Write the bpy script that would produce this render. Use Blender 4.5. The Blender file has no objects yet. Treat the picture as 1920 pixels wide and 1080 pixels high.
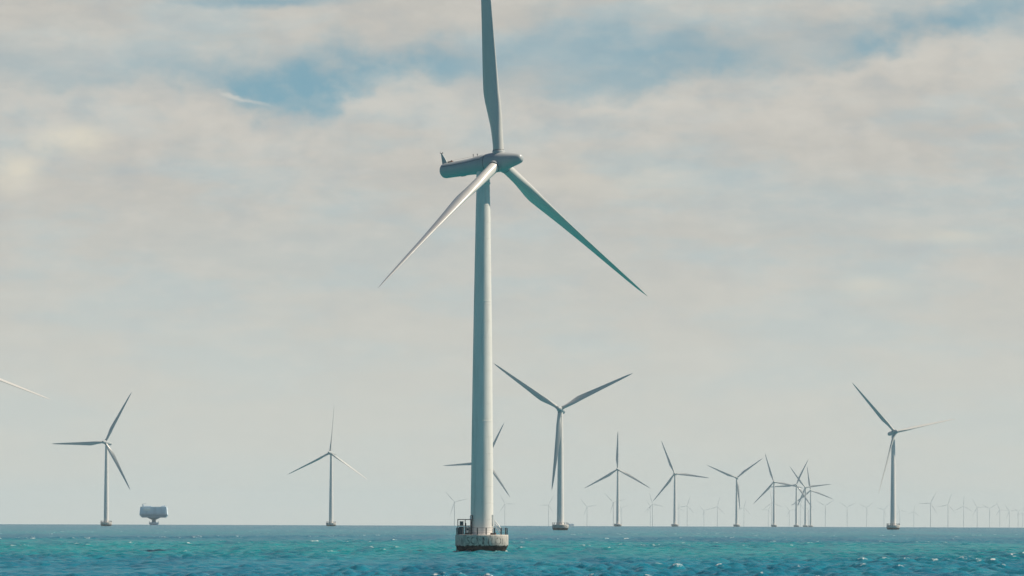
import bpy, math, random
import numpy as np
from mathutils import Vector, Matrix
random.seed(7)
S = bpy.context.scene
COL = S.collection
rad = math.radians

# ------------------------------------------------------------------ camera
EYE = 6.0                       # camera height above the water, metres
EARTH = 7.43e6                  # earth radius with normal refraction
FPX = 11750.0                   # focal length in pixels of the 1920 wide frame
PITCH = math.atan((971.0 - 540.0) / FPX)
ROLL = 0.0034
cam_d = bpy.data.cameras.new("camera")
cam_d.sensor_fit = 'HORIZONTAL'; cam_d.sensor_width = 36.0
cam_d.lens = FPX / 1920.0 * 36.0
cam_d.clip_start = 1.0; cam_d.clip_end = 120000.0
cam = bpy.data.objects.new("camera", cam_d); COL.objects.link(cam)
CAMROT = Matrix.Rotation(rad(90) + PITCH, 3, 'X') @ Matrix.Rotation(ROLL, 3, 'Z')
cam.matrix_world = Matrix.Translation((0, 0, EYE)) @ CAMROT.to_4x4()
S.camera = cam

def ray(px, py):
    return CAMROT @ Vector(((px - 960.0) / FPX, (540.0 - py) / FPX, -1.0))
def at(px, py, dist):
    d = ray(px, py)
    return Vector((0, 0, EYE)) + d * (dist / d.y)
def drop(x, y):
    return -(x * x + y * y) / (2 * EARTH)

# ------------------------------------------------------------------ light, exposure
SUN_EL, SUN_AZ = 49.0, 84.0     # azimuth clockwise from +Y (the viewing direction)
sd = Vector((math.sin(rad(SUN_AZ)) * math.cos(rad(SUN_EL)), math.cos(rad(SUN_AZ)) * math.cos(rad(SUN_EL)), math.sin(rad(SUN_EL))))
sun_d = bpy.data.lights.new("sun", 'SUN'); sun_d.energy = 5.0; sun_d.angle = rad(0.5); sun_d.color = (1.0, 0.87, 0.70)
sun = bpy.data.objects.new("sun", sun_d); COL.objects.link(sun)
sun.rotation_euler = sd.to_track_quat('Z', 'Y').to_euler()
sun.location = (0, 0, 300)
S.view_settings.view_transform = 'Standard'; S.view_settings.look = 'None'
S.view_settings.exposure = 0.35; S.view_settings.gamma = 1.0
S.cycles.use_denoising = True
S.cycles.volume_bounces = 1
S.cycles.max_bounces = 6

# ------------------------------------------------------------------ node helpers
class NT:
    def __init__(self, tree):
        self.t = tree; self.n = tree.nodes; self.l = tree.links
    def new(self, kind, **kw):
        n = self.n.new(kind)
        for k, v in kw.items(): setattr(n, k, v)
        return n
    def put(self, sock, v):
        if hasattr(v, 'is_linked') or isinstance(v, bpy.types.NodeSocket): self.l.new(v, sock)
        else: sock.default_value = v
    def math(self, op, a, b=None, c=None, clamp=False):
        n = self.new('ShaderNodeMath', operation=op); n.use_clamp = clamp
        self.put(n.inputs[0], a)
        if b is not None: self.put(n.inputs[1], b)
        if c is not None: self.put(n.inputs[2], c)
        return n.outputs[0]
    def mix(self, f, a, b, blend='MIX'):
        n = self.new('ShaderNodeMix', data_type='RGBA', blend_type=blend)
        self.put(n.inputs[0], f)
        self.put(n.inputs[6], a if not isinstance(a, tuple) else (*a[:3], 1)); self.put(n.inputs[7], b if not isinstance(b, tuple) else (*b[:3], 1))
        return n.outputs[2]
    def smooth(self, v, a, b, lo=0.0, hi=1.0, kind='SMOOTHSTEP'):
        n = self.new('ShaderNodeMapRange', interpolation_type=kind)
        for i, x in enumerate((v, a, b, lo, hi)): self.put(n.inputs[i], x)
        return n.outputs[0]
    def mapping(self, v, loc=(0, 0, 0), rot=(0, 0, 0), scale=(1, 1, 1), kind='POINT'):
        n = self.new('ShaderNodeMapping', vector_type=kind)
        self.put(n.inputs[0], v)
        n.inputs['Location'].default_value = loc; n.inputs['Rotation'].default_value = rot; n.inputs['Scale'].default_value = scale
        return n.outputs[0]
    def noise(self, v, scale, detail=3.0, rough=0.5, dist=0.0):
        n = self.new('ShaderNodeTexNoise'); self.put(n.inputs['Vector'], v)
        n.inputs['Scale'].default_value = scale; n.inputs['Detail'].default_value = detail
        n.inputs['Roughness'].default_value = rough; n.inputs['Distortion'].default_value = dist
        return n.outputs['Fac'], n.outputs['Color']

# ------------------------------------------------------------------ sky
world = bpy.data.worlds.new("World"); S.world = world; world.use_nodes = True
W = NT(world.node_tree); W.n.clear()
tc = W.new('ShaderNodeTexCoord')
sep = W.new('ShaderNodeSeparateXYZ'); W.l.new(tc.outputs['Generated'], sep.inputs[0])
az = W.math('MULTIPLY', W.math('ARCTAN2', sep.outputs[0], sep.outputs[1]), 180 / math.pi)
el = W.math('MULTIPLY', W.math('ARCSINE', sep.outputs[2]), 180 / math.pi)
comb = W.new('ShaderNodeCombineXYZ'); W.l.new(az, comb.inputs[0]); W.l.new(el, comb.inputs[1])
P0 = comb.outputs[0]                               # sky direction in degrees
_, wcol = W.noise(W.mapping(P0, scale=(1, 1.5, 1)), 1.1, 5, 0.55)
wv = W.new('ShaderNodeVectorMath', operation='SUBTRACT'); W.l.new(wcol, wv.inputs[0]); wv.inputs[1].default_value = (.5, .5, .5)
ws = W.new('ShaderNodeVectorMath', operation='MULTIPLY'); W.l.new(wv.outputs[0], ws.inputs[0]); ws.inputs[1].default_value = (1.0, .42, 0)
wa = W.new('ShaderNodeVectorMath', operation='ADD'); W.l.new(P0, wa.inputs[0]); W.l.new(ws.outputs[0], wa.inputs[1])
P = wa.outputs[0]
def deg(px, py): return ((px - 960) / 205.0, (971 - py) / 205.0, 0)
def ell(px, py, rx, ry, rot=0.0, inner=0.35, outer=1.15, vec=None):
    m = W.mapping(P if vec is None else vec, loc=deg(px, py), rot=(0, 0, rad(rot)), scale=(rx / 205.0, ry / 205.0, 1), kind='TEXTURE')
    n = W.new('ShaderNodeVectorMath', operation='LENGTH'); W.l.new(m, n.inputs[0])
    return W.smooth(n.outputs['Value'], inner, outer, 1.0, 0.0)
def union(vals):
    o = vals[0]
    for v in vals[1:]: o = W.math('MAXIMUM', o, v)
    return o
def curve(v, pts, lo, hi):       # a piecewise smooth function of azimuth, through a colour ramp
    n = W.new('ShaderNodeValToRGB'); n.color_ramp.interpolation = 'B_SPLINE'
    W.l.new(W.math('DIVIDE', W.math('ADD', v, 4.7), 9.4), n.inputs[0])
    e = n.color_ramp.elements
    while len(e) < len(pts): e.new(.5)
    for el_, (px, val) in zip(e, pts):
        t = (val - lo) / (hi - lo); el_.position = min(1, max(0, ((px - 960) / 205 + 4.7) / 9.4)); el_.color = (t, t, t, 1)
    sp = W.new('ShaderNodeSeparateColor'); W.l.new(n.outputs[0], sp.inputs[0])
    return W.math('ADD', W.math('MULTIPLY', sp.outputs[0], hi - lo), lo)
psep = W.new('ShaderNodeSeparateXYZ'); W.l.new(P, psep.inputs[0]); waz, wel = psep.outputs[0], psep.outputs[1]
dn, _ = W.noise(W.mapping(P0, scale=(1, 1.35, 1)), 2.2, 5, 0.52)
dn2, _ = W.noise(W.mapping(P0, loc=(3, 8, 0), scale=(1, 1.5, 1)), 3.4, 3, 0.5)
ypx = lambda y: (971 - y) / 205.0
low = curve(waz, [(0, 185), (180, 170), (350, 180), (460, 222), (545, 268), (600, 238), (660, 178), (770, 152), (900, 166), (1010, 200), (1120, 212), (1260, 168), (1400, 150), (1560, 138), (1680, 108), (1800, 74), (1915, 66)], 0, 300)
upp = curve(waz, [(0, 75), (150, 100), (330, 128), (480, 128), (600, 104), (720, 78), (880, 92), (960, 62), (1060, 22), (1200, 40), (1330, 62), (1500, 48), (1620, 36), (1740, 24), (1850, -10), (1915, -40)], -100, 300)
stre = curve(waz, [(0, .22), (220, .30), (360, .75), (470, 1), (620, 1), (700, .97), (880, .88), (1000, .5), (1100, .62), (1220, .72), (1340, .85), (1460, .50), (1600, .82), (1740, .95), (1880, .65)], 0, 1)
el_low = W.math('SUBTRACT', ypx(0), W.math('DIVIDE', low, 205.0)); el_upp = W.math('SUBTRACT', ypx(0), W.math('DIVIDE', upp, 205.0))
ragged = W.math('MULTIPLY', W.math('SUBTRACT', dn, .5), .55)
above = W.math('ADD', W.math('SUBTRACT', wel, el_low), ragged)
below = W.math('ADD', W.math('SUBTRACT', el_upp, wel), ragged)
gaps = W.math('MULTIPLY', W.math('MULTIPLY', W.smooth(above, -.07, .26), W.smooth(below, -.20, .30)), stre)
gaps = W.math('MULTIPLY', gaps, W.smooth(dn2, .34, .58, .80, 1.0), clamp=True)
gaps = W.math('MULTIPLY', gaps, W.math('SUBTRACT', 1.0, W.math('MULTIPLY', ell(985, 145, 150, 60, 0, 0, 1.2), .4)))
gaps = W.math('MULTIPLY', gaps, W.math('SUBTRACT', 1.0, W.math('MULTIPLY', ell(1500, 95, 120, 60, 0, 0, 1.2), .45)))
gaps = W.math('MAXIMUM', gaps, W.math('MULTIPLY', ell(490, 0, 220, 18, 0, 0, 1.2), .75))
gaps = W.math('MAXIMUM', gaps, W.math('MULTIPLY', ell(1880, 30, 70, 40, 0, 0, 1.2), .45))
rim = W.math('MULTIPLY', W.smooth(above, -.75, -.05), W.smooth(above, .12, -.02))
# soft warm and cool veils in the stratus
v1, _ = W.noise(W.mapping(P0, scale=(.55, 2.0, 1)), .9, 5, 0.55)
v2, _ = W.noise(W.mapping(P0, loc=(7, 3, 0), scale=(.6, 2.2, 1)), 1.7, 6, 0.6)
cool = W.math('MAXIMUM', W.smooth(v1, .42, .62), W.math('MULTIPLY', ell(1600, 385, 560, 80, -2, 0, 1.1), .9))
cool = W.math('MAXIMUM', cool, W.math('MULTIPLY', ell(230, 120, 420, 110, 3, 0, 1.1), .9))
cool = W.math('MAXIMUM', cool, W.math('MULTIPLY', ell(700, 480, 700, 120, 0, 0, 1.1), .6))
cloud = W.mix(cool, (.508, .494, .456), (.440, .500, .504))
cloud = W.mix(W.math('MULTIPLY', rim, W.smooth(dn, .35, .6, .25, .75)), cloud, (.580, .558, .510))
cloud = W.mix(W.smooth(dn, .48, .30, 0, .30), cloud, (.40, .44, .46))
cloud = W.mix(W.smooth(v2, .42, .74, 0, .5), cloud, (.590, .565, .512))
cloud = W.mix(W.smooth(v2, .24, .46, .28, 0), cloud, (.40, .425, .44))
puffs = union([ell(125, 262, 90, 40, 0, 0, 1.1), ell(25, 325, 95, 62, 0, 0, 1.1), W.math('MULTIPLY', ell(1640, 545, 110, 26, 0, 0, 1.1), .5),
               W.math('MULTIPLY', ell(1790, 440, 170, 26, 0, 0, 1.1), .5), W.math('MULTIPLY', ell(1130, 330, 300, 60, -4, 0, 1.1), .3)])
cloud = W.mix(W.math('MULTIPLY', puffs, W.smooth(dn, .35, .6, .4, 1.0)), cloud, (.665, .625, .525))
dn3, _ = W.noise(W.mapping(P0, loc=(1, 5, 0), scale=(.8, 1.6, 1)), 4.2, 9, 0.62)
cloud = W.mix(W.smooth(dn3, .50, .72, 0, .24), cloud, (.615, .592, .540))
cloud = W.mix(W.smooth(dn3, .48, .28, 0, .16), cloud, (.385, .415, .425))
rn1, _ = W.noise(W.mapping(P0, scale=(.8, 1.3, 1)), 1.15, 7, 0.52)
rn2, _ = W.noise(W.mapping(P0, loc=(.14, .16, 0), scale=(.8, 1.3, 1)), 1.15, 7, 0.52)
relief = W.math('SUBTRACT', rn1, rn2)                  # billows lit from the upper right
relk = W.smooth(el, 1.6, 3.6, .35, 1.0)
cloud = W.mix(W.math('MULTIPLY', relk, W.smooth(relief, .0, .13, 0, .22)), cloud, (.650, .625, .565))
cloud = W.mix(W.math('MULTIPLY', relk, W.smooth(relief, .0, -.13, 0, .18)), cloud, (.375, .415, .430))
# towards the horizon the veil evens out
hor = W.smooth(el, 0.1, 3.6, 1.0, 0.0)
cloud = W.mix(W.math('MULTIPLY', hor, .78), cloud, (.600, .612, .562))
blue = W.mix(W.smooth(el, 3.2, 4.9), (.215, .382, .462), (.180, .340, .430))
front = W.mix(gaps, cloud, blue)
streak = ell(462, 194, 62, 7, -17, .1, 1.1, vec=W.mapping(P, loc=(0, 0, 0)))
front = W.mix(W.math('MULTIPLY', streak, .55), front, (.66, .63, .57))
sky = W.new('ShaderNodeTexSky', sky_type='NISHITA')
sky.sun_disc = False; sky.sun_elevation = rad(SUN_EL); sky.sun_rotation = rad(SUN_AZ)
sky.altitude = 0; sky.air_density = 1.0; sky.dust_density = 0.3; sky.ozone_density = 2.0
SKY_STRENGTH = 0.05
bgs = W.new('ShaderNodeBackground'); W.l.new(sky.outputs[0], bgs.inputs[0]); bgs.inputs[1].default_value = SKY_STRENGTH
bgc = W.new('ShaderNodeBackground'); W.l.new(front, bgc.inputs[0]); bgc.inputs[1].default_value = 0.82
ms = W.new('ShaderNodeMixShader')
W.l.new(W.smooth(el, 5.2, 8.0, 0, 1), ms.inputs[0]); W.l.new(bgc.outputs[0], ms.inputs[1]); W.l.new(bgs.outputs[0], ms.inputs[2])
wo = W.new('ShaderNodeOutputWorld'); W.l.new(ms.outputs[0], wo.inputs[0])

# ------------------------------------------------------------------ materials
def mat(name, col, rough=.5, spec=.5, metal=0.0):
    m = bpy.data.materials.new(name); m.use_nodes = True
    b = m.node_tree.nodes['Principled BSDF']
    b.inputs['Base Color'].default_value = (*col, 1); b.inputs['Roughness'].default_value = rough
    b.inputs['Specular IOR Level'].default_value = spec; b.inputs['Metallic'].default_value = metal
    return m, NT(m.node_tree), b
def paint(name, col, rough, streak=.06, scale=(1.2, 1.2, .12)):
    m, T, b = mat(name, col, rough, .4)
    g = T.new('ShaderNodeTexCoord')
    n, _ = T.noise(T.mapping(g.outputs['Object'], scale=scale), 1.0, 5, .6)
    n2, _ = T.noise(g.outputs['Object'], 6.0, 3, .6)
    c = T.mix(T.smooth(n, .45, .75, 0, 1), col, tuple(x * (1 - 3 * streak) for x in col))
    c = T.mix(T.smooth(n2, .5, .8, 0, .5), c, tuple(x * (1 - 2 * streak) for x in col))
    T.l.new(c, b.inputs['Base Color'])
    T.l.new(T.smooth(n, .3, .7, rough - .08, rough + .1), b.inputs['Roughness'])
    return m, T, b
M = {}
M['tower'], T, b = paint('tower_paint', (.70, .69, .655), .42, .06)
g = T.new('ShaderNodeTexCoord'); sx = T.new('ShaderNodeSeparateXYZ'); T.l.new(g.outputs['Object'], sx.inputs[0])
fr = T.math('FRACT', T.math('MULTIPLY', sx.outputs[2], 1 / 2.9))
seam = T.math('LESS_THAN', fr, .022)
bp = T.new('ShaderNodeBump'); bp.inputs['Strength'].default_value = .8; bp.inputs['Distance'].default_value = .03
T.l.new(seam, bp.inputs['Height']); T.l.new(bp.outputs[0], b.inputs['Normal'])
M['blade'] = paint('blade_gelcoat', (.53, .53, .505), .34, .03, (.6, .6, .1))[0]
M['nacelle'] = paint('nacelle_shell', (.38, .41, .415), .36, .04, (.5, .5, .5))[0]
M['seam'] = mat('dark_joint', (.05, .06, .07), .6)[0]
M['dark'] = paint('dark_steel', (.035, .045, .055), .55, .05)[0]
M['white'] = paint('white_rail', (.86, .85, .82), .45, .03)[0]
M['cabinet'] = paint('blue_grey_cabinet', (.055, .09, .12), .5, .05)[0]
M['rust'] = paint('rusty_brown', (.13, .05, .03), .7, .1)[0]
M['sub'] = paint('platform_cladding', (.62, .74, .82), .55, .06, (.3, .3, .05))[0]
M['subdark'] = paint('platform_steel', (.16, .26, .33), .55, .06)[0]

# foundation concrete: streaked and stained above, weed and wet concrete below the tide line
m, T, b = mat('stained_concrete', (.5, .47, .43), .8, .25)
g = T.new('ShaderNodeTexCoord'); sx = T.new('ShaderNodeSeparateXYZ'); T.l.new(g.outputs['Object'], sx.inputs[0])
n1, _ = T.noise(T.mapping(g.outputs['Object'], scale=(1.6, 1.6, .35)), 1.0, 6, .65)
n2, _ = T.noise(g.outputs['Object'], 3.0, 5, .65)
n3, _ = T.noise(T.mapping(g.outputs['Object'], scale=(1, 1, .2)), 2.4, 5, .7)
c = T.mix(T.smooth(n1, .42, .70), (.56, .52, .47), (.25, .235, .225))
c = T.mix(T.smooth(n2, .50, .75, 0, .6), c, (.17, .15, .14))
c = T.mix(T.smooth(n3, .56, .72, 0, .7), c, (.58, .53, .48))
edge = T.math('ADD', sx.outputs[2], T.math('MULTIPLY', T.math('SUBTRACT', n3, .5), 1.1))
c = T.mix(T.smooth(edge, 1.12, 1.34, 1, 0), c, T.mix(T.smooth(n2, .4, .7), (.018, .012, .011), (.05, .026, .02)))
T.l.new(c, b.inputs['Base Color'])
bp = T.new('ShaderNodeBump'); bp.inputs['Strength'].default_value = .6; bp.inputs['Distance'].default_value = .05
T.l.new(n2, bp.inputs['Height']); T.l.new(bp.outputs[0], b.inputs['Normal'])
M['concrete'] = m
# worn stencilled lettering
m, T, b = mat('worn_lettering', (.07, .07, .08), .8, .2)
g = T.new('ShaderNodeTexCoord')
n, _ = T.noise(T.mapping(g.outputs['Object'], scale=(1, 1, .5)), 2.6, 5, .7)
T.l.new(T.smooth(n, .38, .62, .10, .62), b.inputs['Alpha'])
M['letter'] = m

# ------------------------------------------------------------------ mesh builder
class MB:
    def __init__(self): self.v = []; self.f = []
    def add(self, vs, fs):
        o = len(self.v); self.v += [tuple(v) for v in vs]; self.f += [tuple(i + o for i in f) for f in fs]
    def box(self, c, s, mat=None):
        x, y, z = (k / 2 for k in s); vs = []
        for a in (-x, x):
            for b_ in (-y, y):
                for d in (-z, z):
                    p = Vector((a, b_, d))
                    if mat: p = mat @ p
                    vs.append(p + Vector(c))
        self.add(vs, [(0, 1, 3, 2), (4, 6, 7, 5), (0, 4, 5, 1), (2, 3, 7, 6), (0, 2, 6, 4), (1, 5, 7, 3)])
    def tube(self, p0, p1, r0, r1=None, n=10):
        p0, p1 = Vector(p0), Vector(p1); r1 = r0 if r1 is None else r1
        q = (p1 - p0).to_track_quat('Z', 'Y').to_matrix(); vs = []
        for p, r in ((p0, r0), (p1, r1)):
            for i in range(n):
                a = 2 * math.pi * i / n; vs.append(p + q @ Vector((r * math.cos(a), r * math.sin(a), 0)))
        fs = [(i, (i + 1) % n, n + (i + 1) % n, n + i) for i in range(n)]
        fs += [tuple(reversed(range(n))), tuple(range(n, 2 * n))]
        self.add(vs, fs)
    def ring(self, R, z, r, n=72, m=6, c=(0, 0)):
        vs = []; fs = []
        for i in range(n):
            a = 2 * math.pi * i / n
            for j in range(m):
                t = 2 * math.pi * j / m; rr = R + r * math.cos(t)
                vs.append((c[0] + rr * math.cos(a), c[1] + rr * math.sin(a), z + r * math.sin(t)))
        for i in range(n):
            for j in range(m):
                fs.append((i * m + j, ((i + 1) % n) * m + j, ((i + 1) % n) * m + (j + 1) % m, i * m + (j + 1) % m))
        self.add(vs, fs)
    def lathe(self, prof, n=48, M4=None, squash=1.0):
        vs = []; fs = []
        for (r, z) in prof:
            for i in range(n):
                a = 2 * math.pi * i / n; p = Vector((r * math.cos(a), r * math.sin(a) * squash, z))
                vs.append(M4 @ p if M4 else p)
        k = len(prof)
        for j in range(k - 1):
            for i in range(n):
                fs.append((j * n + i, j * n + (i + 1) % n, (j + 1) * n + (i + 1) % n, (j + 1) * n + i))
        fs.append(tuple(reversed(range(n)))); fs.append(tuple(range((k - 1) * n, k * n)))
        self.add(vs, fs)
    def mesh(self, name, material, smooth=35):
        me = bpy.data.meshes.new(name); me.from_pydata(self.v, [], self.f); me.validate()
        me.materials.append(material)
        if smooth:
            me.shade_smooth(); me.set_sharp_from_angle(angle=rad(smooth))
        return me
def part(name, me, parent=None, mat4=None, label=None):
    o = bpy.data.objects.new(name, me); COL.objects.link(o)
    if parent: o.parent = parent
    if mat4 is not None: o.matrix_local = mat4
    if label: o['label'] = label
    return o
def thing(name, label, cat, loc, group=None):
    o = bpy.data.objects.new(name, None); COL.objects.link(o); o.location = loc
    o.empty_display_size = 2.0
    o['label'] = label; o['category'] = cat
    if group: o['group'] = group
    return o

# ------------------------------------------------------------------ the sea: a curved sheet with real waves
rng = np.random.default_rng(11)
NW = 90
lam = np.exp(rng.uniform(math.log(1.4), math.log(7.0), NW))
wdir = rng.normal(rad(205), rad(38), NW)             # travelling roughly towards the lower left
kx, ky = np.cos(wdir) * 2 * np.pi / lam, np.sin(wdir) * 2 * np.pi / lam
amp = lam ** 0.75 * 0.0105
ph = rng.uniform(0, 2 * np.pi, NW)
rings = [0.5]
while rings[-1] < 480: rings.append(rings[-1] * 1.06 + .3)
while rings[-1] < 3500: rings.append(rings[-1] * 1.00095)
while rings[-1] < 12000: rings.append(rings[-1] * 1.0045)
while rings[-1] < 28500: rings.append(rings[-1] * 1.03)
rings = np.array(rings)
dense = np.arange(-6.2, 6.2001, 0.022)
side = 6.2 + np.cumsum(np.geomspace(.03, 12, 34)); side = side * 1.0
side = 6.2 + (side - 6.2) * (173.5 / (side[-1] - 6.2))
angs = np.radians(np.concatenate([-side[::-1], dense, side]))
NA, NR = len(angs), len(rings)
rr, aa = np.meshgrid(rings, angs, indexing='ij')
X = (rr * np.sin(aa)).ravel(); Y = (rr * np.cos(aa)).ravel(); Rf = rr.ravel()
dr = np.gradient(rings); DR = np.repeat(dr, NA)
Z = np.zeros_like(X)
group_mod = 1 + .35 * np.sin(X * .021 + Y * .017 + 1) * np.sin(X * .013 - Y * .024) + .25 * np.sin(X * .05 - Y * .011 + 2)
for i in range(NW):
    att = np.clip((lam[i] / (DR * 1.8) - 1.0) / 1.2, 0, 1)
    s = np.sin(kx[i] * X + ky[i] * Y + ph[i])
    Z += amp[i] * att * s
Zr = Z.reshape(NR, NA); sig = np.maximum(Zr[:, 40:-40].std(1), .02); sig = np.repeat(sig, NA)
Z *= group_mod
foam = np.clip((Z / sig - np.interp(Rf, [700, 1200], [4.2, 3.45])) / .4 * (Rf > 300), 0, 1)
MX, MY = -5.14, 1100.13                                # wash round the foot of the near turbine
dm_ = np.hypot(X - MX, Y - MY)
wash = np.clip((6.2 - dm_) / 1.3, 0, 1) * (dm_ > 3.6) * np.clip(.1 + 1.2 * np.sin(np.arctan2(Y - MY, X - MX) * 4 + 1.0) * np.sin(X * 2.7 + Y * 1.3), 0, 1)
foam = np.maximum(foam, wash); Z += wash * .38
Z += -(Rf ** 2) / (2 * EARTH)
co = np.stack([X, Y, Z], 1)
ii, jj = np.meshgrid(np.arange(NR - 1), np.arange(NA - 1), indexing='ij')
a0 = (ii * NA + jj).ravel(); faces = np.stack([a0, a0 + 1, a0 + NA + 1, a0 + NA], 1)[:, ::-1]
wrap = np.arange(NR - 1) * NA + NA - 1                 # close the fan behind the camera
wf = np.stack([wrap, wrap - NA + 1, wrap + 1, wrap + NA], 1)[:, ::-1]
faces = np.concatenate([faces, wf]).astype(np.int32)
me = bpy.data.meshes.new('sea')
me.vertices.add(len(co)); me.vertices.foreach_set('co', co.astype(np.float32).ravel())
nf = len(faces); me.loops.add(nf * 4); me.loops.foreach_set('vertex_index', faces.ravel())
me.polygons.add(nf); me.polygons.foreach_set('loop_start', np.arange(0, nf * 4, 4, dtype=np.int32))
me.update(calc_edges=True); me.shade_smooth()
at_f = me.attributes.new('foam', 'FLOAT', 'POINT'); at_f.data.foreach_set('value', foam.astype(np.float32))

m, T, b = mat('sea_water', (.02, .2, .25), .2, .5)
b.inputs['IOR'].default_value = 1.33
g = T.new('ShaderNodeNewGeometry'); pos = g.outputs['Position']
sx = T.new('ShaderNodeSeparateXYZ'); T.l.new(pos, sx.inputs[0])
lg = T.math('LOGARITHM', T.math('MAXIMUM', sx.outputs[1], 100.0), math.e)    # base colour shifts between turquoise and blue in belts at growing distance
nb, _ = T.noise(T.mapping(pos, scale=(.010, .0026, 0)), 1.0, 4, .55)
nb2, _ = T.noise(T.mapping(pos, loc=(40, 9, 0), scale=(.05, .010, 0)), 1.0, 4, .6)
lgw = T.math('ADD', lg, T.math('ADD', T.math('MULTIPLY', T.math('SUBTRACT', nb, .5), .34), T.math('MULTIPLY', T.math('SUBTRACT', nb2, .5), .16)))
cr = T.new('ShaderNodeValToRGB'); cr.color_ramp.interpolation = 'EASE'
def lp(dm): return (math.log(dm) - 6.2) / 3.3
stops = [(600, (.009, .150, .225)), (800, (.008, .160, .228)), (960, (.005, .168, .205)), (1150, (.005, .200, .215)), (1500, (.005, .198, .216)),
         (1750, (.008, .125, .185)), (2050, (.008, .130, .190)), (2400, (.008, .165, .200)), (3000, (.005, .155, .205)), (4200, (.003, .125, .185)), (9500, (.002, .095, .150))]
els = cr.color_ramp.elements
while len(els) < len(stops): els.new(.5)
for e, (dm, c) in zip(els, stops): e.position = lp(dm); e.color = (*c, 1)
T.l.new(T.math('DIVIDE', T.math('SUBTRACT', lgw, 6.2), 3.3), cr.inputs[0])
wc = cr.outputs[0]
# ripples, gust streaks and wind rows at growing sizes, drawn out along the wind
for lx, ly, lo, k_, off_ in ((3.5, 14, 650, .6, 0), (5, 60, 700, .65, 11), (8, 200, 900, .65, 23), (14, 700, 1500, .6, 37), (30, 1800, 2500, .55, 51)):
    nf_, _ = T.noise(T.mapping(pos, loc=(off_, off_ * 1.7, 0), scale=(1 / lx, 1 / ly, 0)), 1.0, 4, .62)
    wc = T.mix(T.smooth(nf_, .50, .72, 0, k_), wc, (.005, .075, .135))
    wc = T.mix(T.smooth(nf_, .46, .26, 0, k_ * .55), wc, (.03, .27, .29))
fa = T.new('ShaderNodeAttribute', attribute_name='foam')
fn, _ = T.noise(T.mapping(pos, scale=(1.6, .9, 1.6)), 1.0, 5, .75)
fm = T.math('MULTIPLY', fa.outputs['Fac'], T.smooth(fn, .47, .60), clamp=True)
ff, _ = T.noise(T.mapping(pos, scale=(.22, .02, 0)), 1.0, 4, .6)        # far whitecaps
farw = T.math('MULTIPLY', T.smooth(ff, .72, .75), T.smooth(sx.outputs[1], 1200, 2600))
fm = T.math('MAXIMUM', fm, farw)
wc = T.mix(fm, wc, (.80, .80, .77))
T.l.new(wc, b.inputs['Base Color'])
T.l.new(T.smooth(fm, 0, 1, .22, .8), b.inputs['Roughness'])
b.inputs['Specular IOR Level'].default_value = .05
bn, _ = T.noise(T.mapping(pos, scale=(1.2, .8, 1)), 1.0, 6, .65)
bp = T.new('ShaderNodeBump'); bp.inputs['Strength'].default_value = .55; bp.inputs['Distance'].default_value = .35
T.l.new(bn, bp.inputs['Height']); T.l.new(bp.outputs[0], b.inputs['Normal'])
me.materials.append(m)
sea = bpy.data.objects.new('sea', me); COL.objects.link(sea); sea['kind'] = 'structure'
sea['label'] = 'turquoise and blue choppy sea with scattered whitecaps'

# ------------------------------------------------------------------ turbine pieces (metres)
BL = 46.5
def blade_mesh(n=28, stations=30, name='blade'):
    mb = MB(); rows = []
    ts = np.concatenate([np.linspace(0, .26, stations // 2, endpoint=False), np.linspace(.26, 1, stations - stations // 2)])
    for t in ts:
        r = 1.35 + t * (BL - 1.35)
        # chord, thickness, twist
        chord = np.interp(t, [0, .035, .10, .16, .21, .25, .32, .45, .6, .75, .9, .97, .99, 1], [1.9, 1.9, 2.25, 2.85, 3.22, 3.28, 3.05, 2.5, 1.98, 1.52, .98, .55, .33, .08])
        tr = np.interp(t, [0, .035, .10, .16, .25, .35, .5, 1], [1, 1, .80, .55, .36, .28, .22, .16])
        tw = rad(np.interp(t, [0, .1, .25, .4, .6, 1], [13, 13, 11, 6.5, 2.5, 0]))
        blend = np.interp(t, [.03, .20], [0, 1])
        off = np.interp(t, [0, .04, .25, 1], [.5, .5, .27, .30])
        pre = -0.35 * t ** 2
        row = []
        for i in range(n):
            th = 2 * math.pi * i / n
            cx, cy = .5 * math.cos(th), .5 * math.sin(th) * tr
            xc = .5 - cx                       # 0 at the leading edge (+X)
            yt = 5 * tr * (.2969 * math.sqrt(max(xc, 0)) - .126 * xc - .3516 * xc ** 2 + .2843 * xc ** 3 - .1036 * xc ** 4)
            ay = (yt if math.sin(th) >= 0 else -yt * .75)
            x = (off - xc) * chord; y = ((1 - blend) * cy + blend * ay) * chord
            c_, s_ = math.cos(-tw), math.sin(-tw)
            row.append((x * c_ - y * s_, x * s_ + y * c_ + pre, r))
        rows.append(row)
    vs = [p for row in rows for p in row]; k = len(rows)
    fs = [(j * n + i, j * n + (i + 1) % n, (j + 1) * n + (i + 1) % n, (j + 1) * n + i) for j in range(k - 1) for i in range(n)]
    fs += [tuple(reversed(range(n))), tuple(range((k - 1) * n, k * n))]
    mb.add(vs, fs)
    return mb.mesh(name, M['blade'], 50)
BLADE = blade_mesh(); BLADE_LOW = blade_mesh(10, 16)

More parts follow.
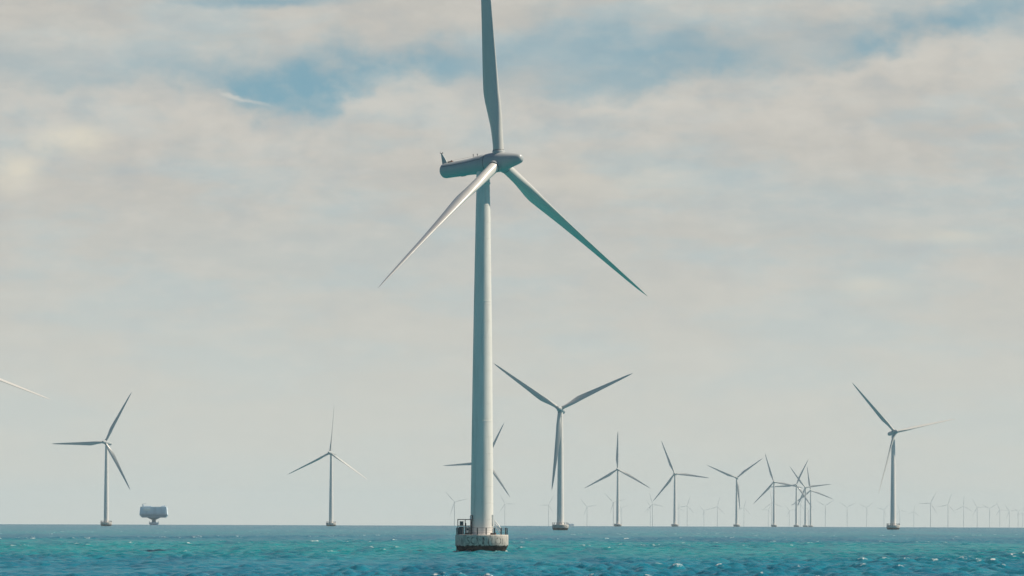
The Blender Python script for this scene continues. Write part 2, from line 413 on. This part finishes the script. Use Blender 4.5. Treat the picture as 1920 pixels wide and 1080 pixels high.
def spinner_mesh(n=40):
    mb = MB()     # local +Z points upwind, origin at the rotor centre
    prof = [(1.72, -2.35), (1.76, -1.9), (1.76, -.2), (1.72, .6), (1.5, 1.7), (1.25, 2.8), (1.02, 3.8), (.84, 4.45), (.70, 4.75), (.5, 4.93), (.26, 5.0), (.02, 5.02)]
    mb.lathe(prof, n)
    return mb.mesh('spinner', M['nacelle'], 40)
def collar_mesh():
    mb = MB(); mb.lathe([(1.05, 1.2), (1.09, 1.3), (1.09, 1.95), (1.05, 2.02)], 28); return mb.mesh('blade_collar', M['nacelle'], 40)
def gap_mesh():
    mb = MB(); mb.lathe([(1.0, 2.02), (1.02, 2.03), (1.02, 2.12), (.9, 2.13)], 28); return mb.mesh('blade_joint', M['seam'], 40)
def nacelle_mesh(n=40):
    mb = MB()
    prof = [(1.66, -2.42), (1.72, -2.6), (1.74, -3.2), (1.66, -4.4), (1.50, -5.6), (1.44, -6.6), (1.38, -9.5), (1.33, -11.7), (1.24, -12.1), (1.02, -12.35), (.6, -12.46), (.02, -12.48)]
    mb.lathe([(r, z) for r, z in reversed(prof)], n)
    return mb.mesh('nacelle', M['nacelle'], 40)
SPIN, NAC, COLLAR, GAPM = spinner_mesh(), nacelle_mesh(), collar_mesh(), gap_mesh()
def tower_mesh(n=56, name='tower', top=66.6):
    mb = MB()
    prof = [(2.08, 3.1), (2.08, 3.35), (2.0, 3.36), (1.98, 8), (1.9, 16), (1.83, 22.9), (1.845, 22.92), (1.845, 23.1), (1.82, 23.12), (1.75, 30), (1.55, 44.0), (1.565, 44.02), (1.565, 44.2), (1.545, 44.22), (1.28, 60), (1.17, 64.6), (1.28, 64.7), (1.28, 65.0), (1.2, 65.1), (1.2, top + .3)]
    mb.lathe(prof, n); return mb.mesh(name, M['tower'], 30)
TOWER = tower_mesh()
def foundation_mesh(n=72):
    mb = MB()
    mb.lathe([(3.4, -5), (4.02, 0), (4.62, 1.2), (4.66, 1.28), (4.66, 3.0), (4.6, 3.1), (4.56, 3.12)], n)
    return mb.mesh('foundation', M['concrete'], 30)
FOUND = foundation_mesh()
def railing_mesh():
    mb = MB(); Rr = 4.42
    for k in range(18):
        a = rad(10 + 20 * k); x, y = Rr * math.sin(a), -Rr * math.cos(a)
        mb.box((x, y, 3.12 + .6), (.17, .17, 1.2), Matrix.Rotation(-a, 3, 'Z'))
    for z, r in ((4.32, .032), (3.92, .014), (3.5, .014)): mb.ring(Rr, z, r)
    return mb.mesh('railing', M['dark'], 30)
RAIL = railing_mesh()
def letter_meshes():
    out = []; Rr = 4.672
    for ch, px, h in (('I', 867.5, 1.2), ('S', 879.5, 1.35), ('O', 890.5, 1.4), ('N', 903.0, 1.3), ('N', 912.0, 1.35), ('L', 925.5, 1.25), ('O', 935.5, 1.3), ('I', 943.5, 1.1)):
        mb = MB()
        cu = bpy.data.curves.new('glyph', 'FONT'); cu.body = ch; cu.size = h / .72; cu.align_x = 'CENTER'; cu.resolution_u = 3; cu.offset = .02
        ob = bpy.data.objects.new('glyph', cu); COL.objects.link(ob)
        dg = bpy.context.evaluated_depsgraph_get(); tm = ob.evaluated_get(dg).to_mesh()
        a0 = math.asin(max(-.99, min(.99, (px - 904.5) / 10.63 / 4.66)))
        vs = [(Rr * math.sin(a0 + v.co.x / Rr), -Rr * math.cos(a0 + v.co.x / Rr), 1.42 + v.co.y) for v in tm.vertices]
        mb.add(vs, [tuple(p.vertices) for p in tm.polygons])
        ob.evaluated_get(dg).to_mesh_clear(); bpy.data.objects.remove(ob); bpy.data.curves.remove(cu)
        out.append(mb.mesh('letter', M['letter'], 0))
    return out
LETT = letter_meshes()

TILT = rad(6); CONE = rad(1.4)
def axes(psi):
    c, s, ct, st = math.cos(psi), math.sin(psi), math.cos(TILT), math.sin(TILT)
    return Vector((s * ct, -c * ct, st)), Vector((c, s, 0)), Vector((-s * st, c * st, ct))
def frame(x, y, z, loc): return Matrix((( x[0], y[0], z[0], loc[0]), (x[1], y[1], z[1], loc[1]), (x[2], y[2], z[2], loc[2]), (0, 0, 0, 1)))
OVER = 3.5       # rotor centre ahead of the tower axis
def rotor_parts(root, hub_local, psi, phi, pitch, low=False, scale=1.0, blade_scale=None, slim=1.0):
    a, u, v = axes(psi); sc = Matrix.Scale(scale, 4); bs = scale if blade_scale is None else blade_scale
    base = frame(u, v, a, hub_local) @ sc
    # local x=u, y=v, z=upwind
    nac = part('nacelle', NAC, root, base)
    spn = part('spinner', SPIN, root, base)
    for k in range(3):
        f = phi + k * 2 * math.pi / 3
        z = v * math.cos(f) + u * math.sin(f); tg = -v * math.sin(f) + u * math.cos(f)
        z = z * math.cos(CONE) + a * math.sin(CONE)
        x = tg * math.cos(pitch) + (a * math.cos(CONE) - (v * math.cos(f) + u * math.sin(f)) * math.sin(CONE)) * math.sin(pitch); y = z.cross(x)
        bl = part('blade', BLADE_LOW if low else BLADE, root, frame(x, y, z, hub_local) @ Matrix.Diagonal((bs * slim, bs * slim, bs, 1)))
        if not low:
            part('blade_collar', COLLAR, spn, base.inverted() @ frame(x, y, z, hub_local) @ sc)
            part('blade_joint', GAPM, spn, base.inverted() @ frame(x, y, z, hub_local) @ sc)
    return nac, spn, base
def phase(hub, tips):
    s = sum(complex(math.cos(3 * t), math.sin(3 * t)) for t in [math.atan2(x - hub[0], hub[1] - y) for x, y in tips])
    return math.atan2(s.imag, s.real) / 3 - ROLL
def hub_distance(px, py, H=68.5):
    lo, hi = 300.0, 30000.0
    for _ in range(60):
        m_ = (lo + hi) / 2; p = at(px, py, m_)
        if p.z - drop(p.x, p.y) < H: lo = m_
        else: hi = m_
    return lo

def turbine(label, hub, psi, phi, pitch, detail, group, dist=None):
    dist = dist or hub_distance(*hub)
    hw = at(hub[0], hub[1], dist)
    a, u, v = axes(psi)
    root_xy = hw - a * OVER; z0 = drop(root_xy.x, root_xy.y)
    root = thing('wind_turbine', label, 'wind turbine', (root_xy.x, root_xy.y, z0), group)
    hl = hw - root.location
    part('foundation', FOUND, root)
    part('tower', TOWER, root)
    nac, spn, base = rotor_parts(root, hl, psi, phi, pitch, low=(detail < 1))
    if detail >= 1: part('railing', RAIL, root)
    return root, nac, spn, base

# ------------------------------------------------------------------ the near turbine, stopped with feathered blades
G_MID = 'wind turbines standing in the middle distance'
root, nac, spn, base = turbine('giant pale wind turbine in front, feathered, its top blade cut by the frame',
                               (936, 303.5), rad(54), rad(-0.4), rad(78), 1, None)
fnd = [o for o in root.children if o.name.startswith('foundation')][0]
tow = [o for o in root.children if o.name.startswith('tower')][0]
for lm in LETT: part('letter', lm, fnd)
# nacelle fittings in the nacelle's own frame (x right of the axis, y up, z upwind)
mb = MB()
zs = np.linspace(-11.6, -3.0, 30); rp = lambda z: float(np.interp(z, [-11.7, -9.5, -6.6, -5.6, -4.4, -3.2], [1.33, 1.38, 1.44, 1.5, 1.66, 1.74]))
for side_ in (-1, 1):
    mb = MB()
    for z0, z1 in zip(zs[:-1], zs[1:]):
        a_ = rad(28)
        p = [Vector((side_ * (rp(z) + .002) * math.cos(a_), (rp(z) + .002) * math.sin(a_), z)) for z in (z0, z1)]
        mb.tube(p[0], p[1], .035, n=6)
    part('panel_seam', mb.mesh('panel_seam', M['seam'], 0), nac)
mb = MB(); mb.lathe([(1.70, -2.43), (1.735, -2.43), (1.735, -2.34), (1.70, -2.34)], 48); part('hub_joint', mb.mesh('hub_joint', M['seam'], 30), nac)
mb = MB()       # tapered fin-like instrument mast at the tail
prof = [(-12.25, -11.05, .16), (-12.38, -11.75, .10), (-12.46, -12.22, .05)]
ys = [1.12, 2.4, 3.15]; vs = []
for (z0, z1, w), y in zip(prof, ys): vs += [(-w, y, z0), (w, y, z0), (w, y, z1), (-w, y, z1)]
fs = [(j * 4 + i, j * 4 + (i + 1) % 4, j * 4 + 4 + (i + 1) % 4, j * 4 + 4 + i) for j in range(2) for i in range(4)] + [(3, 2, 1, 0), (8, 9, 10, 11)]
mb.add(vs, fs); part('tail_mast', mb.mesh('tail_mast', M['nacelle'], 30), nac)
mb = MB(); mb.tube((-.42, 3.2, -12.35), (.42, 3.2, -12.35), .05, n=8); mb.tube((-.36, 3.2, -12.35), (-.36, 3.5, -12.35), .03, n=6); mb.tube((.34, 3.2, -12.35), (.34, 3.42, -12.35), .06, n=8)
mb.tube((0, 3.1, -12.35), (0, 3.25, -12.35), .07, n=8); part('wind_sensor', mb.mesh('wind_sensor', M['dark'], 30), nac)
mb = MB(); mb.box((0, 1.42, -10.55), (.5, .2, .95)); mb.tube((0, 1.5, -10.3), (0, 1.68, -10.3), .11, n=10); part('warning_light', mb.mesh('warning_light', M['rust'], 30), nac)
for z, h in ((-5.6, .62), (-4.7, .45)):
    mb = MB(); mb.tube((.15, 1.35, z), (.15, rp(z) + h, z), .035, n=6); mb.box((.15, rp(z) + h - .1, z), (.1, .26, .1))
    part('antenna', mb.mesh('antenna', M['dark'], 30), nac)
mb = MB(); mb.tube((.1, 1.38, -11.2), (.1, 1.62, -11.2), .02, n=5); mb.tube((.1, 1.62, -11.2), (.1, 1.75, -5.2), .012, n=5); mb.tube((.1, 1.5, -5.2), (.1, 1.75, -5.2), .02, n=5)
part('safety_wire', mb.mesh('safety_wire', M['dark'], 0), nac)
mb = MB(); mb.box((.45, -1.36, -8.3), (.5, .1, .9)); part('hatch', mb.mesh('hatch', M['seam'], 0), nac)
# deck equipment
mb = MB(); D0 = 3.12
x0, x1, y0, y1, zt = -4.22, -1.98, -1.55, .25, D0 + 2.62
for x in (x0, (x0 + x1) / 2 + .18, x1):
    for y in (y0, y1): mb.box((x, y, D0 + 1.31), (.13, .13, 2.62))
for z in (D0 + .08, D0 + 1.55, zt):
    for y in (y0, y1): mb.box(((x0 + x1) / 2, y, z), (x1 - x0 + .13, .126, .10))
    for x in (x0, x1): mb.box((x, (y0 + y1) / 2, z), (.126, y1 - y0 - .14, .10))
mb.box(((x0 + x1) / 2, (y0 + y1) / 2, zt + .075), (x1 - x0 + .2, y1 - y0 + .2, .045))
cage = part('equipment_cage', mb.mesh('equipment_cage', M['dark'], 0), root)
mb = MB(); mb.box((x0 + .62, -.62, D0 + .74), (.88, 1.2, 1.30)); mb.box((x0 + .62, -1.235, D0 + .8), (.7, .03, 1.0)); part('cabinet', mb.mesh('cabinet', M['cabinet'], 0), cage)
mb = MB(); mb.box((x0 + .66, -.62, D0 + 1.98), (.66, 1.0, .72)); part('cabinet', mb.mesh('cabinet', M['cabinet'], 0), cage)
mb = MB(); mb.lathe([(.05, .36), (.34, .40), (.40, .46), (.40, 1.36), (.34, 1.42), (.05, 1.46)], 24, Matrix.Translation((x1 - .52, -1.0, D0)))
tank = part('white_tank', mb.mesh('white_tank', M['white'], 30), cage)
mb = MB(); mb.tube((x1 - .52, -1.36, D0 + .95), (x1 - .52, -1.44, D0 + .95), .2, n=16); part('valve', mb.mesh('valve', M['cabinet'], 30), tank)
mb = MB(); mb.box((x1 - .86, -.9, D0 + 1.82), (.22, .5, .42)); part('junction_box', mb.mesh('junction_box', M['dark'], 0), cage)
mb = MB(); mb.box((x1 - .45, -.62, D0 + .17), (.95, 1.25, .3)); part('plinth', mb.mesh('plinth', M['rust'], 0), cage)
mb = MB()       # access stair with its rails, leading from the tower's landing to the deck
for y in (-.75, .15):
    mb.box((2.86, y, D0 + .78), (.07, .05, 2.05), Matrix.Rotation(rad(-32), 3, 'Y'))
    mb.tube((2.25, y, D0 + 2.5), (3.42, y, D0 + .98), .085, n=8); mb.tube((2.25, y, D0 + 1.95), (3.42, y, D0 + .45), .07, n=8)
    mb.tube((3.4, y, D0), (3.4, y, D0 + 1.0), .04, n=8); mb.tube((2.27, y, D0), (2.27, y, D0 + 2.5), .04, n=8)
for k in range(7): mb.box((2.4 + k * .145, -.3, D0 + 1.45 - k * .22), (.2, .86, .035))
part('stair', mb.mesh('stair', M['white'], 30), root)
mb = MB(); mb.box((2.0, -3.6, D0 + .14), (.55, .4, .28)); mb.tube((1.62, -3.6, D0), (1.62, -3.6, D0 + .3), .13, n=12); mb.tube((2.35, -3.55, D0), (2.35, -3.55, D0 + .34), .16, n=12)
part('mooring_bollard', mb.mesh('mooring_bollard', M['rust'], 30), root)
mb = MB(); mb.tube((-4.37, -.4, 1.6), (-4.37, -.4, -3), .11, n=10); mb.tube((-4.37, .6, 1.6), (-4.37, .6, -3), .11, n=10)
part('boat_landing', mb.mesh('boat_landing', M['dark'], 30), fnd)
mb = MB()
ca = math.radians(-62); q = Matrix.Rotation(ca, 3, 'Z'); nrm = Vector((math.sin(ca), -math.cos(ca), 0))
mb.box(nrm * 2.12 + Vector((0, 0, D0 + 2.95)), (.45, .3, .62), q); lamp = part('lamp_box', mb.mesh('lamp_box', M['white'], 0), tow)
mb = MB(); mb.box(nrm * 2.07 + Vector((0, 0, D0 + 2.95)), (.66, .16, .85), q); mb.box(nrm * 2.1 + Vector((0, 0, D0 + 1.2)), (.12, .12, 2.4), q); part('bracket', mb.mesh('bracket', M['dark'], 0), lamp)
mb = MB()       # door on the landing side
ca = math.radians(75); q = Matrix.Rotation(ca, 3, 'Z'); nrm = Vector((math.sin(ca), -math.cos(ca), 0))
mb.box(nrm * 1.99 + Vector((0, 0, D0 + 2.5)), (.9, .1, 2.0), q); part('door', mb.mesh('door', M['nacelle'], 0), tow)

# ------------------------------------------------------------------ middle distance turbines
def mid(label, hub, tips, psi=-8, pitch=2, detail=0, dist=None):
    return turbine(label, hub, rad(psi), phase(hub, tips), rad(pitch), detail, G_MID, dist)
mid('turbine left of the frame, only one thin blade reaching in at the left edge', (-103, 672), [(93, 749)], -8, 60, 1)
mid('white turbine standing just left of the offshore substation', (197, 829), [(97, 833), (246, 736), (248, 917)], -18, 3, 1)
mid('lone turbine with thin drooping blades between the substation and the giant turbine', (619, 849), [(622, 780), (540, 888), (690, 900)], -18, 60, 1)
mid('turbine half hidden behind the tower of the giant turbine', (911, 866), [(835, 872), (945, 794), (957, 929)])
_, _, _, _ = E = mid('large turbine right of the giant tower, two broad blades raised like a Y', (1049.5, 767), [(923, 682), (1186, 701), (1036, 917)], -10, 1, 2)
for lm in LETT: part('letter', lm, [o for o in E[0].children if o.name.startswith('foundation')][0])
mid('turbine with one blade straight up, first to the right of the large Y-shaped one', (1158, 880), [(1158, 808), (1098, 913), (1219, 914)])
mid('turbine with one blade level to the right, second right of the large Y-shaped one', (1265, 888), [(1242, 829), (1329, 895), (1226, 938)])
mid('turbine with raised arms like a Y, third right of the large Y-shaped one', (1381, 896), [(1327, 873), (1428, 862), (1388, 953)])
mid('front left turbine of the tight cluster whose blades overlap', (1451, 903.5), [(1435, 852), (1415, 943)])
mid('second turbine from the left in the tight overlapping cluster', (1493, 909), [(1515, 864), (1453, 912), (1519, 945)])
mid('third turbine from the left in the tight overlapping cluster', (1510, 914), [(1483, 876), (1557, 909), (1496, 950)])
mid('rightmost and lowest turbine of the tight overlapping cluster', (1520, 919.5), [(1514, 883), (1560, 935), (1488, 944)])
mid('tall turbine with slim blades standing alone near the right edge', (1678, 810), [(1598, 719), (1793, 790), (1645, 918)], 16, 48, 1)

# ------------------------------------------------------------------ far turbines, sunk behind the horizon
G_FAR = 'faint turbines along the horizon'
def far_tower_mesh(h):
    mb = MB(); mb.lathe([(1.15, -3), (1.15, 3), (.75, h)], 16); return mb.mesh('tower', M['tower'], 40)
def far(label, hub, tips, R):
    dist = min(24000.0, max(14500.0, 36.0 * FPX / R))
    hw = at(hub[0], hub[1], dist); a, u, v = axes(rad(-8))
    xy = hw - a * OVER * .6; z0 = drop(xy.x, xy.y)
    root = thing('wind_turbine', label, 'wind turbine', (xy.x, xy.y, z0), G_FAR)
    hl = hw - root.location
    part('tower', far_tower_mesh(hl.z - 1.2), root)
    rotor_parts(root, hl, rad(-8), phase(hub, tips), rad(3), low=True, scale=.6, slim=.52, blade_scale=R * dist / FPX / BL)
far('faint distant turbine just left of the giant tower', (852.2, 941), [(835, 922), (879, 935), (844.5, 965)], 28)
far('faint distant turbine just right of the giant tower', (946.7, 944.4), [(937.6, 928.7), (965.4, 944.7), (938.5, 955.6)], 20)
far('faint distant turbine just left of the large Y-shaped turbine', (1028.5, 946.7), [(1008, 947), (1039, 928), (1040, 964)], 21)
far('faint distant turbine next right of the hazy blocky platform', (1100.7, 950.3), [(1088, 934), (1120, 946), (1094, 968)], 20.5)
far('faint distant turbine whose tower stands just left of the straight-up turbine', (1150, 941.9), [(1133, 923), (1174, 935), (1143.5, 965.6)], 25)
far('tiny faint turbine just right of the straight-up turbine tower', (1165, 952.5), [(1177.3, 947.4)], 15)
far('tiny faint turbine tucked close behind the left side of another distant one', (1219.5, 949), [(1214, 939), (1213, 966)], 15)
far('faint distant turbine under the left-hand lower blade of the level-bladed turbine', (1223.5, 945), [(1217.4, 922.6), (1246, 950), (1208.6, 960.5)], 23)
far('tiny faint turbine close to the right side of the level-bladed turbine tower', (1273, 953), [(1273, 938)], 14)
far('faint distant turbine right of the level-bladed turbine, upper blade leaning right', (1288.5, 948), [(1294.8, 928), (1269.8, 951.5), (1302, 963)], 21)
far('tiny faint turbine between two larger distant ones left of the smaller Y-shaped turbine', (1320, 957), [(1311.5, 948.7), (1316.7, 971)], 14)
far('faint distant turbine just left of the smaller Y-shaped turbine', (1345, 950.3), [(1350, 929), (1326, 956.5), (1361, 966.5)], 21)
far('faint distant turbine just right of the smaller Y-shaped turbine', (1395, 952), [(1401, 934), (1385.5, 955), (1408.3, 965)], 18)
far('tiny faint turbine left of the front turbine of the cluster', (1440.6, 956), [(1427, 956)], 14)
far('faint distant turbine right behind the front left turbine of the cluster', (1447, 942.5), [(1444.4, 920.6), (1428, 956.5), (1471, 951.5)], 23)
far('tiny faint turbine in the gap between the first and second cluster turbines', (1480, 957), [(1471, 945.6)], 14)
far('faint distant turbine between the second and third cluster towers', (1500.6, 945), [(1479, 946.2)], 20)
far('tiny faint turbine between the third and last cluster towers', (1516, 957), [(1512, 970)], 14)
far('faint distant turbine with a wide V of raised blades, first right of the cluster', (1547.5, 948), [(1528, 938), (1566, 937)], 21)
far('faint distant turbine with raised blades, second right of the cluster', (1588.5, 951), [(1572, 939.4), (1606, 941)], 19.5)
far('faint distant turbine third right of the cluster, one blade rising right', (1625, 951.5), [(1637, 943)], 16)
far('faint distant turbine just left of the tall turbine near the right edge', (1657.5, 955.6), [(1640.6, 950.6), (1670, 943.7)], 17)
far('tiny faint turbine just right of the tall right-hand turbine tower', (1687, 957.5), [(1702.5, 959.4)], 15.5)
far('faint distant turbine second to the right of the tall right-hand turbine', (1713.5, 959.5), [(1715.6, 945), (1698, 964.5)], 15.5)
far('clearest of the far right row of turbines, one blade level to the left', (1744.7, 943.3), [(1756, 921.2), (1720, 944), (1757, 963.6)], 25)
far('faint turbine second in the far right row, upper blade leaning right', (1777.6, 946.4), [(1785, 923.5), (1756, 950.4), (1793.4, 962.5)], 23.5)
far('faint turbine third in the far right row, one blade straight up', (1806.8, 948.7), [(1807.7, 928), (1788.8, 957.9), (1825, 960.2)], 20.5)
far('faint turbine fourth in the far right row, upper blade leaning left', (1832.3, 951.2), [(1822.6, 934.4), (1823.7, 967)], 19.5)
far('faint turbine fifth in the far right row, two blades raised in a V', (1855.3, 953.5), [(1838.6, 944), (1869, 944.7)], 18.5)
far('faint turbine sixth in the far right row', (1874.7, 956), [(1868, 939), (1866, 969.3)], 17.5)
far('faint turbine seventh in the far right row', (1892.5, 958.5), [(1883.3, 944), (1888, 970)], 16.5)
far('faint turbine second from the right edge of the photo', (1909, 958.5), [(1904, 955)], 13)
far('faint turbine tower at the very right edge of the photo', (1917.7, 962), [(1920, 950)], 12)

# ------------------------------------------------------------------ offshore substation
def substation(px, dist, k, label, name='offshore_substation', cat='substation', full=True):
    p = at(px, 975, dist)
    root = thing(name, label, cat, (p.x, p.y, drop(p.x, p.y)))
    def loft(levels, name, material, par=root, depth=None):
        mb = MB(); vs = []
        for (z, xa, xb, ya, yb) in levels: vs += [(xa * k, ya * k, z * k), (xb * k, ya * k, z * k), (xb * k, yb * k, z * k), (xa * k, yb * k, z * k)]
        n = len(levels)
        fs = [(j * 4 + i, j * 4 + (i + 1) % 4, j * 4 + 4 + (i + 1) % 4, j * 4 + 4 + i) for j in range(n - 1) for i in range(4)]
        fs += [(3, 2, 1, 0), tuple(range(4 * n - 4, 4 * n))]
        mb.add(vs, fs); return part(name, mb.mesh(name, material, 0), par)
    hull = loft([(8.1, -12.6, 12.8, -8, 8), (11.2, -15, 15.2, -10, 10), (11.5, -14.9, 14.6, -10, 10), (19.6, -14.0, 13.8, -9.6, 9.6)], 'topside', M['sub'])
    keel = loft([(8.0, -11.5, 12.2, -10.05, 7.9), (11.0, -14.3, 14.6, -10.08, 9.9)], 'lower_deck', M['subdark'])
    mb = MB(); mb.lathe([(2.4 * k, 5.6 * k), (3.0 * k, 6.1 * k), (6.6 * k, 7.6 * k), (7.0 * k, 8.0 * k)], 28); part('flared_collar', mb.mesh('flared_collar', M['subdark'], 30), root)
    mb = MB(); mb.lathe([(2.2 * k, 2.5 * k), (2.1 * k, 6.2 * k)], 24); part('column', mb.mesh('column', M['subdark'], 30), root)
    mb = MB(); mb.lathe([(4.2 * k, -4 * k), (4.5 * k, .8 * k), (5.2 * k, 1.4 * k), (5.2 * k, 3.0 * k)], 32); part('foundation', mb.mesh('foundation', M['sub'], 30), root)
    if full:
        mb = MB()
        for x in np.linspace(-12.6, 12.2, 26): mb.box((x * k, -9.95 * k, 15.4 * k), (.22 * k, .3 * k, 7.4 * k), Matrix.Rotation(rad(-5.5), 3, 'X'))
        part('cladding_rib', mb.mesh('cladding_rib', M['sub'], 0), hull)
        mb = MB(); mb.box((-7.0 * k, -9.9 * k, 16.4 * k), (7.2 * k, .9 * k, 2.2 * k)); part('window_band', mb.mesh('window_band', M['white'], 0), hull)
        mb = MB()
        for x in np.linspace(-14, 14, 15): mb.box((x * k, -10.3 * k, 12.0 * k), (.12 * k, .12 * k, 1.3 * k))
        mb.box((0, -10.3 * k, 12.6 * k), (28.6 * k, .14 * k, .14 * k)); mb.box((0, -10.2 * k, 11.3 * k), (29 * k, .5 * k, .25 * k))
        part('walkway', mb.mesh('walkway', M['subdark'], 0), hull)
        mb = MB(); mb.tube((-12.2 * k, -2 * k, 19.4 * k), (-12.2 * k, -2 * k, 22.6 * k), .3 * k, n=8); mb.tube((-12.2 * k, -2 * k, 22.2 * k), (-8.4 * k, -2 * k, 23.2 * k), .2 * k, n=6)
        part('crane', mb.mesh('crane', M['subdark'], 0), hull)
        mb = MB(); mb.box((-11 * k, 0, 20.5 * k), (1.5 * k, 2 * k, 2.4 * k)); mb.box((-6 * k, 0, 20.0 * k), (7 * k, 5 * k, .9 * k)); mb.box((10 * k, 0, 20.1 * k), (4.4 * k, 5 * k, 1.1 * k)); mb.box((11.6 * k, -2 * k, 20.8 * k), (.8 * k, .8 * k, 1.2 * k))
        part('roof_plant', mb.mesh('roof_plant', M['sub'], 0), hull)
        mb = MB()
        for y in (-4.9, 4.9):
            for x in (-4.9, 0, 4.9): mb.tube((x * k, y * .98 * k, 3 * k), (x * k, y * .98 * k, 4.2 * k), .12 * k, n=6)
        part('railing', mb.mesh('railing', M['dark'], 0), root)
    return root
substation(288.5, 6700, 1.0, 'grey-blue offshore substation, a boxy deck on one thick column')
substation(1070, 19500, .72, 'pale blocky platform almost lost in haze behind the large Y-shaped turbine', full=False)

# ------------------------------------------------------------------ haze: one closed box of even air
bpy.ops.mesh.primitive_cube_add(size=1)
hz = bpy.context.active_object; hz.name = 'haze'
hz.scale = (62000, 62000, 186); hz.location = (0, 0, 126 - 93)
hz['kind'] = 'stuff'; hz['label'] = 'pale sea haze'
hm = bpy.data.materials.new('haze_air'); hm.use_nodes = True; H = NT(hm.node_tree); H.n.clear()
pv = H.new('ShaderNodeVolumePrincipled'); pv.inputs['Color'].default_value = (.86, .95, .97, 1)
pv.inputs['Density'].default_value = 2.8e-5; pv.inputs['Anisotropy'].default_value = 0.0
pv.inputs['Density Attribute'].default_value = ''; pv.inputs['Color Attribute'].default_value = ''; pv.inputs['Temperature Attribute'].default_value = ''
ho = H.new('ShaderNodeOutputMaterial'); H.l.new(pv.outputs[0], ho.inputs['Volume'])
hz.data.materials.append(hm)
